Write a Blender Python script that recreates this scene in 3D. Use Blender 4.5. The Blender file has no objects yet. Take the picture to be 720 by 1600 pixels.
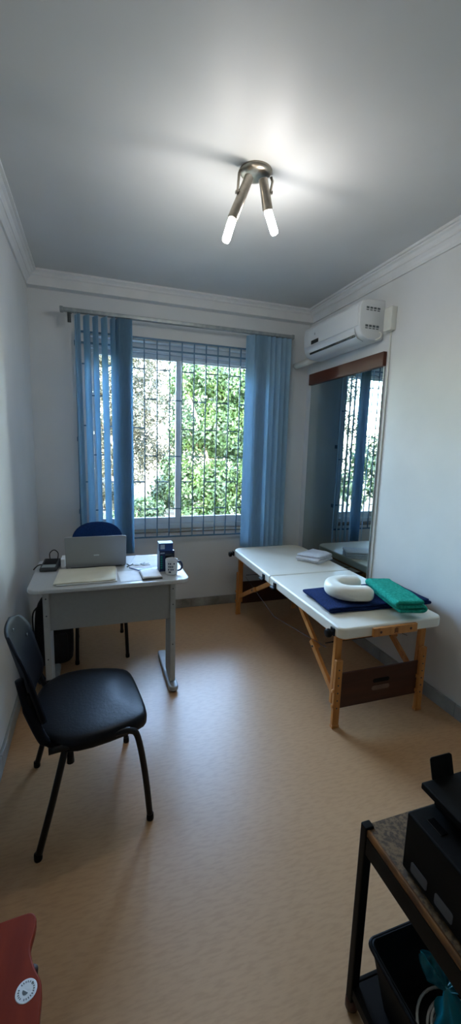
import bpy, bmesh, math, random
from mathutils import Vector, Matrix, noise
PI = math.pi
random.seed(7)
SC = bpy.context.scene
COL = SC.collection

# ------------------------------------------------------------------ materials
def lin(h):
    h = h.lstrip('#')
    out = []
    for i in (0, 2, 4):
        c = int(h[i:i + 2], 16) / 255
        out.append(c / 12.92 if c <= .04045 else ((c + .055) / 1.055) ** 2.4)
    return (*out, 1)

def mat(name, c1, c2=None, scale=20, rough=.5, metal=0, bump=0, bscale=None, stretch=(1, 1, 1), detail=4,
        spec=.5, transl=0, coat=0, emit=None, estr=0, lo=.35, hi=.65):
    m = bpy.data.materials.new(name)
    m.use_nodes = True
    nt = m.node_tree
    N, K = nt.nodes, nt.links
    b = N['Principled BSDF']
    b.inputs['Roughness'].default_value = rough
    b.inputs['Metallic'].default_value = metal
    b.inputs['Specular IOR Level'].default_value = spec
    b.inputs['Coat Weight'].default_value = coat
    tc = N.new('ShaderNodeTexCoord')
    mp = N.new('ShaderNodeMapping')
    mp.inputs['Scale'].default_value = stretch
    K.new(tc.outputs['Object'], mp.inputs['Vector'])
    nz = N.new('ShaderNodeTexNoise')
    nz.inputs['Scale'].default_value = scale
    nz.inputs['Detail'].default_value = detail
    K.new(mp.outputs['Vector'], nz.inputs['Vector'])
    rp = N.new('ShaderNodeValToRGB')
    rp.color_ramp.elements[0].position = lo
    rp.color_ramp.elements[1].position = hi
    rp.color_ramp.elements[0].color = lin(c1)
    rp.color_ramp.elements[1].color = lin(c2 or c1)
    K.new(nz.outputs['Fac'], rp.inputs['Fac'])
    K.new(rp.outputs['Color'], b.inputs['Base Color'])
    if bump:
        n2 = N.new('ShaderNodeTexNoise')
        n2.inputs['Scale'].default_value = bscale or scale
        n2.inputs['Detail'].default_value = 5
        K.new(mp.outputs['Vector'], n2.inputs['Vector'])
        bp = N.new('ShaderNodeBump')
        bp.inputs['Strength'].default_value = bump
        bp.inputs['Distance'].default_value = .01
        K.new(n2.outputs['Fac'], bp.inputs['Height'])
        K.new(bp.outputs['Normal'], b.inputs['Normal'])
    if emit:
        b.inputs['Emission Color'].default_value = lin(emit)
        b.inputs['Emission Strength'].default_value = estr
    if transl:
        tr = N.new('ShaderNodeBsdfTranslucent')
        K.new(rp.outputs['Color'], tr.inputs['Color'])
        mx = N.new('ShaderNodeMixShader')
        mx.inputs['Fac'].default_value = transl
        out = N['Material Output']
        K.new(b.outputs['BSDF'], mx.inputs[1])
        K.new(tr.outputs['BSDF'], mx.inputs[2])
        K.new(mx.outputs['Shader'], out.inputs['Surface'])
    return m

def glass_mat():
    m = bpy.data.materials.new('clear_glass')
    m.use_nodes = True
    nt = m.node_tree
    N, K = nt.nodes, nt.links
    N.remove(N['Principled BSDF'])
    t = N.new('ShaderNodeBsdfTransparent'); t.inputs['Color'].default_value = (.96, .98, .97, 1)
    g = N.new('ShaderNodeBsdfGlossy'); g.inputs['Roughness'].default_value = .02
    f = N.new('ShaderNodeFresnel'); f.inputs['IOR'].default_value = 1.45
    mx = N.new('ShaderNodeMixShader')
    K.new(f.outputs['Fac'], mx.inputs['Fac'])
    K.new(t.outputs['BSDF'], mx.inputs[1]); K.new(g.outputs['BSDF'], mx.inputs[2])
    K.new(mx.outputs['Shader'], N['Material Output'].inputs['Surface'])
    return m

def floor_mat():
    m = mat('linoleum_floor', '#b98f66', '#c29a72', scale=1.1, rough=.36, detail=6, lo=.3, hi=.7)
    nt = m.node_tree; N, K = nt.nodes, nt.links
    b = N['Principled BSDF']
    tc = N.new('ShaderNodeTexCoord'); mp = N.new('ShaderNodeMapping')
    mp.inputs['Scale'].default_value = (14, 60, 1); mp.inputs['Rotation'].default_value = (0, 0, .25)
    K.new(tc.outputs['Object'], mp.inputs['Vector'])
    n = N.new('ShaderNodeTexNoise'); n.inputs['Scale'].default_value = 1.6; n.inputs['Detail'].default_value = 6
    K.new(mp.outputs['Vector'], n.inputs['Vector'])
    r = N.new('ShaderNodeValToRGB')
    r.color_ramp.elements[0].position = .36; r.color_ramp.elements[0].color = lin('#f2f0ec')
    r.color_ramp.elements[1].position = .56; r.color_ramp.elements[1].color = (1, 1, 1, 1)
    K.new(n.outputs['Fac'], r.inputs['Fac'])
    mx = N.new('ShaderNodeMix'); mx.data_type = 'RGBA'; mx.blend_type = 'MULTIPLY'; mx.inputs[0].default_value = 1
    src = b.inputs['Base Color'].links[0].from_socket
    K.new(src, mx.inputs[6]); K.new(r.outputs['Color'], mx.inputs[7])
    K.new(mx.outputs[2], b.inputs['Base Color'])
    return m

def leaf_mat(name, c1, c2, c3):
    m = mat(name, c1, c2, scale=3.0, rough=.6, transl=.3, lo=.3, hi=.7)
    nt = m.node_tree; N, K = nt.nodes, nt.links
    ramp = [n for n in N if n.type == 'VALTORGB'][0]
    e = ramp.color_ramp.elements.new(.5); e.color = lin(c3)
    [n for n in N if n.type == 'TEX_NOISE'][0].inputs['Scale'].default_value = 2.2
    return m

M = {
 'wall': mat('wall_paint', '#d3d6d6', '#dadcdc', scale=2.5, rough=.6, bump=.02, bscale=60),
 'ceil': mat('ceiling_paint', '#c2c4c4', '#cacbcb', scale=1.5, rough=.5, spec=.5, bump=.02, bscale=9),
 'cornice': mat('plaster_cornice', '#d6d8d8', '#dedfdf', scale=6, rough=.6),
 'floor': floor_mat(),
 'marble': mat('grey_skirting_stone', '#6f6d66', '#a3a199', scale=9, rough=.55, detail=7, lo=.3, hi=.7),
 'tileskirt': mat('grey_skirting_tile', '#8d9190', '#a2a6a5', scale=7, rough=.5),
 'alu': mat('white_window_frame', '#c9d2d8', '#d2dade', scale=8, rough=.45),
 'shutterbox': mat('shutter_box', '#b9c4cc', '#c3ced5', scale=8, rough=.55),
 'grille': mat('blue_grey_grille_paint', '#4b6d84', '#547891', scale=25, rough=.5),
 'glass': glass_mat(),
 'slat': mat('blue_blind_fabric', '#adcbdc', '#b6d2e2', scale=60, rough=.8, transl=.6, stretch=(1, 1, .2), spec=.2),
 'rail': mat('grey_aluminium_rail', '#8d9597', '#a0a7a8', scale=30, rough=.4, metal=.6),
 'darkclip': mat('dark_grey_clip', '#3d4549', rough=.5),
 'mirror': mat('silvered_mirror', '#b4c3c6', '#b9c7ca', scale=3, rough=.012, metal=1),
 'redwood': mat('red_brown_varnished_board', '#4c2417', '#5c2d1c', scale=7, rough=.45, stretch=(1, .12, 1)),
 'acwhite': mat('air_conditioner_plastic', '#d4d9db', '#d9dddf', scale=4, rough=.35),
 'black': mat('black_plastic', '#070809', '#0a0b0d', scale=40, rough=.5, spec=.2),
 'blackgloss': mat('black_gloss', '#0b0c0e', rough=.2),
 'ivory': mat('ivory_plastic', '#d5d6cd', '#dbdcd3', scale=10, rough=.45),
 'desk': mat('light_grey_laminate', '#b9bbbc', '#bec0c1', scale=90, rough=.33, detail=8),
 'deskmetal': mat('light_grey_painted_steel', '#a3a6a6', '#adb0b0', scale=20, rough=.4),
 'deskpanel': mat('grey_modesty_laminate', '#959796', '#989a99', scale=60, rough=.5),
 'silver': mat('laptop_silver', '#96999c', '#989b9e', scale=8, rough=.42, metal=.35),
 'cream': mat('cream_paper', '#dcd9c8', '#e4e1d2', scale=12, rough=.8),
 'white': mat('white_paper', '#e3e6ea', '#eceef1', scale=15, rough=.8),
 'mug': mat('white_glazed_ceramic', '#d9dadc', '#e0e1e3', scale=6, rough=.25),
 'navybox': mat('navy_printed_card', '#0e1f45', '#16305e', scale=7, rough=.4),
 'bluebox': mat('blue_printed_card', '#1d3a73', '#2a4d8a', scale=9, rough=.4),
 'palebox': mat('pale_blue_card', '#9fb6cb', '#b4c6d6', scale=9, rough=.5),
 'darkgrey': mat('dark_grey_plastic', '#2d3236', '#363b40', scale=20, rough=.45),
 'screen': mat('grey_green_display', '#8b979a', '#9aa5a6', scale=6, rough=.3),
 'pvc': mat('cream_vinyl', '#ebe6d6', '#f0ebdd', scale=5, rough=.38, bump=.05, bscale=14),
 'beech': mat('beech_wood', '#b06f33', '#cc8b48', scale=5, rough=.42, stretch=(6, 6, .7), detail=6),
 'darkwood': mat('dark_brown_panel', '#3a1c10', '#48251546'[:7], scale=4, rough=.42, stretch=(.4, 3, 6)),
 'navycloth': mat('navy_cotton', '#142347', '#1d3160', scale=120, rough=.95, bump=.25, bscale=160, spec=.15),
 'navycloth2': mat('dark_navy_cotton', '#10192f', '#18233f', scale=120, rough=.95, bump=.25, bscale=160, spec=.15),
 'teal': mat('teal_terry', '#1e8f7c', '#33ad97', scale=90, rough=1, bump=.6, bscale=220, spec=.1),
 'whitecloth': mat('white_cotton', '#dcdee6', '#e6e8ee', scale=60, rough=.95, bump=.2, bscale=120, spec=.1),
 'seatblack': mat('black_leatherette', '#06070d', '#090b13', scale=30, rough=.42, bump=.08, bscale=90, spec=.2),
 'chairplast': mat('navy_black_plastic', '#070a12', '#0a0d16', scale=30, rough=.55, bump=.05, bscale=250, spec=.12),
 'tube': mat('black_painted_tube', '#060708', '#090a0b', scale=30, rough=.4, spec=.3),
 'bluefab': mat('royal_blue_fabric', '#12305f', '#183b74', scale=150, rough=.9, bump=.2, bscale=250, spec=.2),
 'bag': mat('black_nylon', '#0c0d11', '#15171c', scale=60, rough=.75, bump=.3, bscale=25),
 'chip': mat('speckled_chipboard', '#4a3826', '#7d6344', scale=110, rough=.7, detail=3, lo=.4, hi=.6),
 'chipedge': mat('worn_board_edge', '#5b3a20', '#94622f', scale=45, rough=.7, stretch=(1, .3, 1), lo=.35, hi=.6),
 'cartsteel': mat('black_brown_steel', '#070605', '#0c0a09', scale=12, rough=.55, spec=.15),
 'ink': mat('grey_ink_window', '#464b52', '#52575e', scale=15, rough=.35),
 'printer': mat('black_printer_plastic', '#060708', '#090b0c', scale=80, rough=.6, spec=.15),
 'cable': mat('white_cable', '#c9cac6', '#d4d5d1', scale=30, rough=.45),
 'tealbag': mat('teal_plastic_film', '#0a6470', '#138391', scale=9, rough=.28, transl=.25),
 'stoolwood': mat('red_mahogany_wood', '#762005', '#8a2c0c', scale=4, rough=.55, stretch=(5, .6, 2), detail=6, spec=.2),
 'stoolleg': mat('dark_mahogany_leg', '#2c120b', '#38180f', scale=9, rough=.5),
 'nickel': mat('brushed_nickel', '#a59d90', '#b3aca0', scale=50, rough=.3, metal=.9),
 'bulb': mat('lit_bulb', '#ffffff', rough=.4, emit='#f6f8ff', estr=22),
 'leaf_bright': leaf_mat('bright_green_leaves', '#11220a', '#3a4e14', '#20380d'),
 'leaf_olive': leaf_mat('olive_grey_leaves', '#202317', '#4a4736', '#313223'),
 'leaf_dark': leaf_mat('deep_green_leaves', '#11220b', '#2b3c16', '#1a2f0f'),
 'bark': mat('grey_bark', '#6a5d4c', '#8d806c', scale=9, rough=.95, bump=.5, stretch=(3, 3, .6)),
 'ground': mat('pale_path_paving', '#5d574c', '#71695c', scale=1.4, rough=.9),
 'render': mat('pale_garden_wall', '#6f695f', '#7c756a', scale=2, rough=.85),
 'extwall': mat('outside_render', '#cfc9bd', '#d8d3c8', scale=2, rough=.9),
 'metal': mat('steel_screw', '#9aa0a3', rough=.35, metal=1),
 'label': mat('pale_sticker', '#d7dbe0', '#e0e4e8', scale=20, rough=.5),
 'printgrey': mat('grey_print', '#5c6468', rough=.6),
 'greysmudge': mat('worn_pale_patch', '#6e5548', '#7b6355', scale=14, rough=.5),
}

# ------------------------------------------------------------------ mesh helpers
class MB:
    def __init__(s):
        s.b = bmesh.new()
    def box(s, x0, x1, y0, y1, z0, z1, mx=None):
        v = [s.b.verts.new(Vector(p)) for p in ((x0, y0, z0), (x1, y0, z0), (x1, y1, z0), (x0, y1, z0),
                                                (x0, y0, z1), (x1, y0, z1), (x1, y1, z1), (x0, y1, z1))]
        if mx is not None:
            for a in v: a.co = mx @ a.co
        for f in ((3, 2, 1, 0), (4, 5, 6, 7), (0, 1, 5, 4), (1, 2, 6, 5), (2, 3, 7, 6), (3, 0, 4, 7)):
            s.b.faces.new([v[i] for i in f])
        return s
    def bar(s, p, q, w, h, up=(0, 0, 1)):
        """rectangular bar from p to q"""
        p, q = Vector(p), Vector(q)
        d = (q - p).normalized(); u = Vector(up)
        a = d.cross(u)
        if a.length < 1e-4: a = d.cross(Vector((1, 0, 0)))
        a.normalize(); c = a.cross(d)
        v = []
        for o in (p, q):
            for sa, sc in ((-1, -1), (1, -1), (1, 1), (-1, 1)):
                v.append(s.b.verts.new(o + a * sa * w / 2 + c * sc * h / 2))
        for f in ((0, 1, 2, 3), (7, 6, 5, 4), (0, 4, 5, 1), (1, 5, 6, 2), (2, 6, 7, 3), (3, 7, 4, 0)):
            s.b.faces.new([v[i] for i in f])
        return s
    def tube(s, pts, r, n=10, cap=True, sx=1.0):
        pts = [Vector(p) for p in pts]
        rr = r if isinstance(r, (list, tuple)) else [r] * len(pts)
        rings = []; up = None
        for i, p in enumerate(pts):
            t = (pts[min(i + 1, len(pts) - 1)] - pts[max(i - 1, 0)]).normalized()
            if up is None:
                up = t.orthogonal().normalized()
            up = (up - t * up.dot(t))
            up = up.normalized() if up.length > 1e-5 else t.orthogonal().normalized()
            w = t.cross(up)
            rings.append([s.b.verts.new(p + (up * math.cos(2 * PI * k / n) * sx + w * math.sin(2 * PI * k / n)) * rr[i]) for k in range(n)])
        for a, b in zip(rings, rings[1:]):
            for k in range(n):
                s.b.faces.new((a[k], a[(k + 1) % n], b[(k + 1) % n], b[k]))
        if cap:
            s.b.faces.new(rings[0][::-1]); s.b.faces.new(rings[-1])
        return s
    def lathe(s, prof, n=32, o=(0, 0, 0), mx=None):
        o = Vector(o); rings = []
        for r, z in prof:
            if r < 1e-6:
                rings.append([s.b.verts.new(o + Vector((0, 0, z)))])
            else:
                rings.append([s.b.verts.new(o + Vector((r * math.cos(2 * PI * k / n), r * math.sin(2 * PI * k / n), z))) for k in range(n)])
        if mx is not None:
            for rg in rings:
                for v in rg: v.co = mx @ v.co
        for a, b in zip(rings, rings[1:]):
            for k in range(n):
                k2 = (k + 1) % n
                if len(a) == 1 and len(b) == 1: continue
                if len(a) == 1: s.b.faces.new((a[0], b[k2], b[k]))
                elif len(b) == 1: s.b.faces.new((a[k], a[k2], b[0]))
                else: s.b.faces.new((a[k], a[k2], b[k2], b[k]))
        return s
    def prism(s, outline, z0, z1, mx=None):
        a = [s.b.verts.new(Vector((x, y, z0))) for x, y in outline]
        b = [s.b.verts.new(Vector((x, y, z1))) for x, y in outline]
        if mx is not None:
            for v in a + b: v.co = mx @ v.co
        n = len(a)
        s.b.faces.new(a[::-1]); s.b.faces.new(b)
        for i in range(n):
            s.b.faces.new((a[i], a[(i + 1) % n], b[(i + 1) % n], b[i]))
        return s
    def grid(s, fn, nu, nv, wrap=False):
        g = [[s.b.verts.new(Vector(fn(i / nu, j / nv))) for j in range(nv + 1)] for i in range(nu + 1)]
        for i in range(nu):
            for j in range(nv):
                s.b.faces.new((g[i][j], g[i + 1][j], g[i + 1][j + 1], g[i][j + 1]))
        return s
    def build(s, name, material, parent=None, bevel=0, seg=2, smooth=True, subsurf=0, solid=0, offset=0):
        bmesh.ops.recalc_face_normals(s.b, faces=s.b.faces)
        me = bpy.data.meshes.new(name)
        s.b.to_mesh(me); s.b.free()
        me.materials.append(M[material] if isinstance(material, str) else material)
        o = bpy.data.objects.new(name, me)
        COL.objects.link(o)
        if parent is not None: o.parent = parent
        for p in me.polygons: p.use_smooth = smooth
        if solid:
            md = o.modifiers.new('solid', 'SOLIDIFY'); md.thickness = solid; md.offset = offset
        if bevel:
            md = o.modifiers.new('bevel', 'BEVEL'); md.width = bevel; md.segments = seg; md.limit_method = 'ANGLE'; md.angle_limit = .6
        if subsurf:
            md = o.modifiers.new('sub', 'SUBSURF'); md.levels = subsurf; md.render_levels = subsurf
        if smooth and not subsurf:
            md = o.modifiers.new('wn', 'WEIGHTED_NORMAL'); md.keep_sharp = True
        return o

def setp(o, label=None, cat=None, group=None, kind=None):
    if label: o['label'] = label
    if cat: o['category'] = cat
    if group: o['group'] = group
    if kind: o['kind'] = kind
    return o
def thing(name, label, cat, loc=(0, 0, 0), rz=0, group=None, rot=None):
    o = bpy.data.objects.new(name, None)
    COL.objects.link(o)
    o.empty_display_size = .05
    o.location = loc
    o.rotation_euler = rot if rot else (0, 0, rz)
    return setp(o, label, cat, group)
def struct(o, label=None):
    o['kind'] = 'structure'
    if label: o['label'] = label
    return o
def rrect(x0, x1, y0, y1, r, n=6):
    rs = r if isinstance(r, (list, tuple)) else [r] * 4     # corners: (x1,y1) (x0,y1) (x0,y0) (x1,y0)
    out = []
    for (cx, cy, a0, q, sx, sy) in ((x1, y1, 0, rs[0], -1, -1), (x0, y1, PI / 2, rs[1], 1, -1), (x0, y0, PI, rs[2], 1, 1), (x1, y0, 3 * PI / 2, rs[3], -1, 1)):
        for k in range(n + 1):
            a = a0 + PI / 2 * k / n
            out.append((cx + sx * q + q * math.cos(a), cy + sy * q + q * math.sin(a)))
    return out
def smooth_path(pts, n=8):
    """Catmull-Rom through pts"""
    P = [Vector(p) for p in pts]; out = []
    for i in range(len(P) - 1):
        p0, p1, p2, p3 = P[max(i - 1, 0)], P[i], P[i + 1], P[min(i + 2, len(P) - 1)]
        for k in range(n):
            t = k / n
            out.append(.5 * ((2 * p1) + (p2 - p0) * t + (2 * p0 - 5 * p1 + 4 * p2 - p3) * t * t + (3 * p1 - p0 - 3 * p2 + p3) * t ** 3))
    out.append(P[-1])
    return out

# ------------------------------------------------------------------ room
XL, XR, YB, YR, ZC = -.443, 1.975, 3.66, -1.15, 2.78
WT = .20                                # thickness of the window wall
OX0, OX1, OZ0, OZ1 = -.02, 1.50, .735, 2.375   # window opening
struct(MB().box(XL - .15, XR + .15, YR - .15, YB + WT, -.12, 0).build('floor', 'floor', smooth=False))
struct(MB().box(XL - .15, XR + .15, YR - .15, YB + WT, ZC, ZC + .15).build('ceiling', 'ceil', smooth=False))
struct(MB().box(XL - .15, XL, YR, YB + WT, 0, ZC).build('wall_left', 'wall', smooth=False))
struct(MB().box(XR, XR + .15, YR, YB + WT, 0, ZC).build('wall_right', 'wall', smooth=False))
struct(MB().box(XL - .15, XR + .15, YR - .15, YR, 0, ZC).build('wall_rear', 'wall', smooth=False))
def back_wall():
    b = bmesh.new()
    xs = [XL, OX0, OX1, XR]; zs = [0, OZ0, OZ1, ZC]
    for y, fl in ((YB, 0), (YB + WT, 1)):
        g = [[b.verts.new((x, y, z)) for z in zs] for x in xs]
        for i in range(3):
            for j in range(3):
                if i == 1 and j == 1: continue
                f = [g[i][j], g[i + 1][j], g[i + 1][j + 1], g[i][j + 1]]
                b.faces.new(f)
        if fl == 0: g0 = g
        else: g1 = g
    ring = [(1, 1), (2, 1), (2, 2), (1, 2)]
    for k in range(4):
        a, c = ring[k], ring[(k + 1) % 4]
        b.faces.new((g0[a[0]][a[1]], g0[c[0]][c[1]], g1[c[0]][c[1]], g1[a[0]][a[1]]))
    outer = [(0, 0), (1, 0), (2, 0), (3, 0), (3, 1), (3, 2), (3, 3), (2, 3), (1, 3), (0, 3), (0, 2), (0, 1)]
    for k in range(12):
        a, c = outer[k], outer[(k + 1) % 12]
        b.faces.new((g0[a[0]][a[1]], g0[c[0]][c[1]], g1[c[0]][c[1]], g1[a[0]][a[1]]))
    m = MB(); m.b.free(); m.b = b
    return m
struct(back_wall().build('wall_back', 'wall', smooth=False))
# plaster cornices: profile (distance from wall, height)
def cornice(name, p, q, inward, prof):
    p, q, n = Vector(p), Vector(q), Vector(inward)
    m = MB()
    a = [m.b.verts.new(p + n * d + Vector((0, 0, z))) for d, z in prof]
    c = [m.b.verts.new(q + n * d + Vector((0, 0, z))) for d, z in prof]
    k = len(prof)
    for i in range(k):
        m.b.faces.new((a[i], a[(i + 1) % k], c[(i + 1) % k], c[i]))
    m.b.faces.new(a[::-1]); m.b.faces.new(c)
    return struct(m.build(name, 'cornice', smooth=False))
side = [(0, ZC), (0, 2.672), (.012, 2.672), (.012, 2.69), (.018, 2.705), (.03, 2.722), (.036, 2.724), (.036, 2.734),
        (.048, 2.75), (.062, 2.757), (.062, 2.765), (.078, 2.765), (.078, ZC)]
cornice('trim_1', (XL, YR, 0), (XL, YB, 0), (1, 0, 0), side)
cornice('trim_2', (XR, YR, 0), (XR, YB, 0), (-1, 0, 0), side)
backp = [(0, ZC), (0, 2.672), (.075, 2.672), (.075, 2.735), (.085, 2.742), (.085, 2.752), (.10, 2.762), (.115, 2.765), (.115, ZC)]
cornice('trim_3', (XL + .01, YB, 0), (XR - .01, YB, 0), (0, -1, 0), backp)
# skirtings
def skirt_x():
    m = MB(); xs = [XL + .02, .25, .86, 1.45, XR - .02]
    for a, c in zip(xs, xs[1:]): m.box(a + .001, c - .001, YB - .016, YB, 0, .085)
    return m
struct(skirt_x().build('baseboard_back', 'marble', bevel=.003))
def skirt_y(x0, x1, ys):
    m = MB()
    for a, c in zip(ys, ys[1:]): m.box(x0, x1, a + .0015, c - .0015, 0, .082)
    return m
struct(skirt_y(XL, XL + .015, [YR, -.4, .4, 1.15, 1.93, 2.7, YB - .02]).build('baseboard_left', 'tileskirt', bevel=.003))
struct(skirt_y(XR - .018, XR, [YR, -.2, .55, 1.05, 1.64, 2.3, 3.0, YB - .02]).build('baseboard_right', 'tileskirt', bevel=.003))

# ------------------------------------------------------------------ window
WY0, WY1 = 3.775, 3.835                  # frame depth
win = bpy.data.objects.new('window_1', None); COL.objects.link(win); win.location = (.74, WY0, OZ0); struct(win)
wl = lambda x0, x1, y0, y1, z0, z1, m=None: (m or MB()).box(x0 - .74, x1 - .74, y0 - WY0, y1 - WY0, z0 - OZ0, z1 - OZ0)
m = MB()
wl(OX0, OX1, WY0, WY1, OZ0, OZ0 + .055, m); wl(OX0, OX0 + .035, WY0, WY1, OZ0 + .055, 2.27, m); wl(OX1 - .035, OX1, WY0, WY1, OZ0 + .055, 2.27, m)
wl(OX0, OX1, WY0, WY1, 2.27, 2.30, m)
m.build('window_frame', 'alu', win, bevel=.003)
m = MB(); wl(OX0, OX1, WY0 - .035, WY1, 2.30, OZ1, m); wl(OX0, OX1, WY0 - .043, WY0 - .035, 2.315, 2.33, m)
m.build('shutter_box', 'shutterbox', win, bevel=.004)
def sash(x0, x1, y):
    m = MB(); t = .028
    z0, z1, w = OZ0 + .056, 2.268, .05
    wl(x0, x0 + w, y, y + t, z0, z1, m); wl(x1 - w, x1, y, y + t, z0, z1, m)
    wl(x0 + w, x1 - w, y, y + t, z0, z0 + .062, m); wl(x0 + w, x1 - w, y, y + t, z1 - .012, z1, m)
    o = m.build('sash', 'alu', win, bevel=.003)
    wl(x0 + w, x1 - w, y + .012, y + .016, z0 + .062, z1 - .012).build('pane', 'glass', o, smooth=False)
    return o
sash(OX0 + .036, .775, WY0 + .002)
sash(.735, OX1 - .036, WY0 + .031)
m = MB(); wl(.748, .762, WY0 - .014, WY0 + .001, 1.50, 1.62, m); m.build('latch', 'alu', win, bevel=.003)
struct(MB().box(OX0 + .001, OX1 - .001, YB - .012, WY0 - .001, OZ0, OZ0 + .012).build('windowsill_1', 'render', bevel=.003))

# grille on the inner wall face
GX0, GX1, GZ0, GZ1, GY = -.105, 1.592, .705, 2.385, 3.612
gr = thing('window_grille', 'blue-grey steel security grille with staggered rungs across the window', 'grille', (.743, GY, GZ0))
def gbox(x0, x1, y0, y1, z0, z1, m): return m.box(x0 - .743, x1 - .743, y0 - GY, y1 - GY, z0 - GZ0, z1 - GZ0)
m = MB()
for z in (GZ0, GZ1, 2.303): gbox(GX0, GX1, GY - .006, GY + .006, z - .007, z + .007, m)
for x in (GX0, GX1): gbox(x - .007, x + .007, GY - .006, GY + .006, GZ0, GZ1, m)
m.build('frame', 'grille', gr, smooth=False)
for x in (GX0, GX1):
    for z in (.95, 1.55, 2.3):
        m = MB(); gbox(x - .012, x + .012, GY, YB, z - .018, z + .018, m)
        m.build('wall_bracket', 'grille', gr, bevel=.003)
gxs = [GX0 + (GX1 - GX0) * k / 16 for k in range(17)]
for x in gxs[1:-1]:
    m = MB(); gbox(x - .0045, x + .0045, GY - .0045, GY + .0045, GZ0 + .007, GZ1 - .007, m)
    m.build('bar', 'grille', gr, smooth=False)
for i in range(16):
    zs = (1.90, 1.424, .96) if i % 2 else (2.143, 1.66, 1.2)
    for z in zs:
        m = MB(); gbox(gxs[i] + .0045, gxs[i + 1] - .0045, GY - .0035, GY + .0035, z - .005, z + .005, m)
        m.build('rung', 'grille', gr, smooth=False)

# vertical blind: rail and hanging fabric slats bunched at both sides
RY = 3.50
bl = thing('vertical_blind', 'blue vertical fabric blind drawn open to both sides of the window', 'blind', (.76, RY, 2.50))
m = MB(); m.box(-.945, .945, -.022, .022, -.014, .014)
m.build('head_rail', 'rail', bl, bevel=.004)
for sx in (-1, 1):
    m = MB(); m.box(sx * .955 - .012, sx * .955 + .012, -.026, .026, -.018, .018)
    m.build('end_cap', 'rail', bl, bevel=.004)
m = MB(); m.box(-.915, -.89, .02, .16, .018, .024); m.box(-.915, -.89, -.01, .012, -.085, -.018); m.build('rail_bracket', 'darkclip', bl)
m = MB(); m.box(.89, .915, .02, .16, .018, .024); m.build('rail_bracket', 'darkclip', bl)
def slat(x, ang, w=.089, ztop=2.478, zbot=.60, bow=.006, twist=0., lean=0.):
    c = Vector((x - .76, 0, 0))
    def fn(u, v):
        z = ztop + (zbot - ztop) * u - 2.50
        a = ang + twist * u
        s = (v - .5) * w
        d = bow * (1 - 4 * (v - .5) ** 2)
        p = c + Vector((math.cos(a) * s - math.sin(a) * d + lean * u, math.sin(a) * s + math.cos(a) * d, z))
        return p
    m = MB(); m.grid(fn, 14, 6)
    o = m.build('slat', 'slat', bl, solid=.0012)
    # small hook at the top joining slat and rail
    return o
rng = random.Random(3)
for x, a, tw in ((-.085, 2.05, .0), (-.022, 2.12, .1), (.043, 2.05, -.12), (.108, 2.1, .05), (.170, 1.95, .0)):
    slat(x, a, zbot=.605, twist=tw, lean=.012)
for k in range(9): slat(.205 + .0115 * k, 2.02 + .04 * rng.uniform(-1, 1), zbot=.605, twist=.05 * rng.uniform(-1, 1), bow=.003)
slat(1.322, 2.3, zbot=.60, twist=-.05)
for k in range(8): slat(1.360 + .012 * k, 2.0 + .04 * rng.uniform(-1, 1), zbot=.60, twist=.05 * rng.uniform(-1, 1), bow=.003)
for x, a, tw in ((1.468, 2.2, .03), (1.518, 2.08, -.06), (1.570, 2.22, .05), (1.620, 2.05, .06), (1.668, 2.2, -.05)):
    slat(x, a, zbot=.60, twist=tw, lean=.006, bow=.013)
m = MB(); m.tube(smooth_path([(-.865, -.03, -.02), (-.862, -.035, -.9), (-.855, -.035, -1.55), (-.845, -.03, -1.57), (-.842, -.03, -.9), (-.85, -.03, -.02)], 6), .002, 6)
m.build('pull_cord', 'slat', bl)

# ------------------------------------------------------------------ ceiling light
cl = thing('ceiling_light', 'nickel twin spot ceiling light with two lit bulbs', 'ceiling light', (.745, 1.985, ZC))
m = MB(); m.lathe([(0, -.020), (.045, -.0205), (.064, -.016), (.073, -.007), (.076, 0), (0, 0)], 40); m.build('base_plate', 'nickel', cl)
L0 = Vector((.745, 1.985, ZC))
for sx, top, tip, bt in ((-1, (.706, 1.955, 2.738), (.638, 1.985, 2.558), (.608, 1.99, 2.458)), (1, (.771, 1.955, 2.742), (.813, 1.985, 2.628), (.858, 1.99, 2.532))):
    top, tip, bt = Vector(top) - L0, Vector(tip) - L0, Vector(bt) - L0
    m = MB()
    mid = top.lerp(tip, .42)
    ex = Vector((sx * .076, -.005, -.012))
    el = Vector((mid.x + sx * .022, mid.y, mid.z))
    m.tube([ex, Vector((sx * .083, -.008, -.03)), Vector((el.x + (.003 * sx), el.y - .004, el.z)), el - Vector((sx * .018, 0, 0))], .0062, 8)
    m.build('arm', 'nickel', cl)
    d = (tip - top)
    m = MB(); m.tube([top, top + d * .03, top + d * .5, top + d * .97, tip], [.015, .021, .0225, .0245, .022], 20)
    h = m.build('lamp_holder', 'nickel', cl)
    m = MB(); k = mid + Vector((sx * .02, -.004, 0)); m.tube([k, k + Vector((sx * .014, -.002, 0))], .008, 10); m.build('pivot_screw', 'nickel', h)
    e = (bt - tip)
    m = MB(); m.tube([tip - e * .05, tip + e * .06, tip + e * .85, tip + e * .96, bt], [.016, .0185, .0185, .015, .006], 18)
    m.build('bulb', 'bulb', h)

# ------------------------------------------------------------------ air conditioner
ac = thing('air_conditioner', 'white split air conditioner on right wall above the mirror', 'air conditioner', (XR, 2.98, 2.29))
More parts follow.
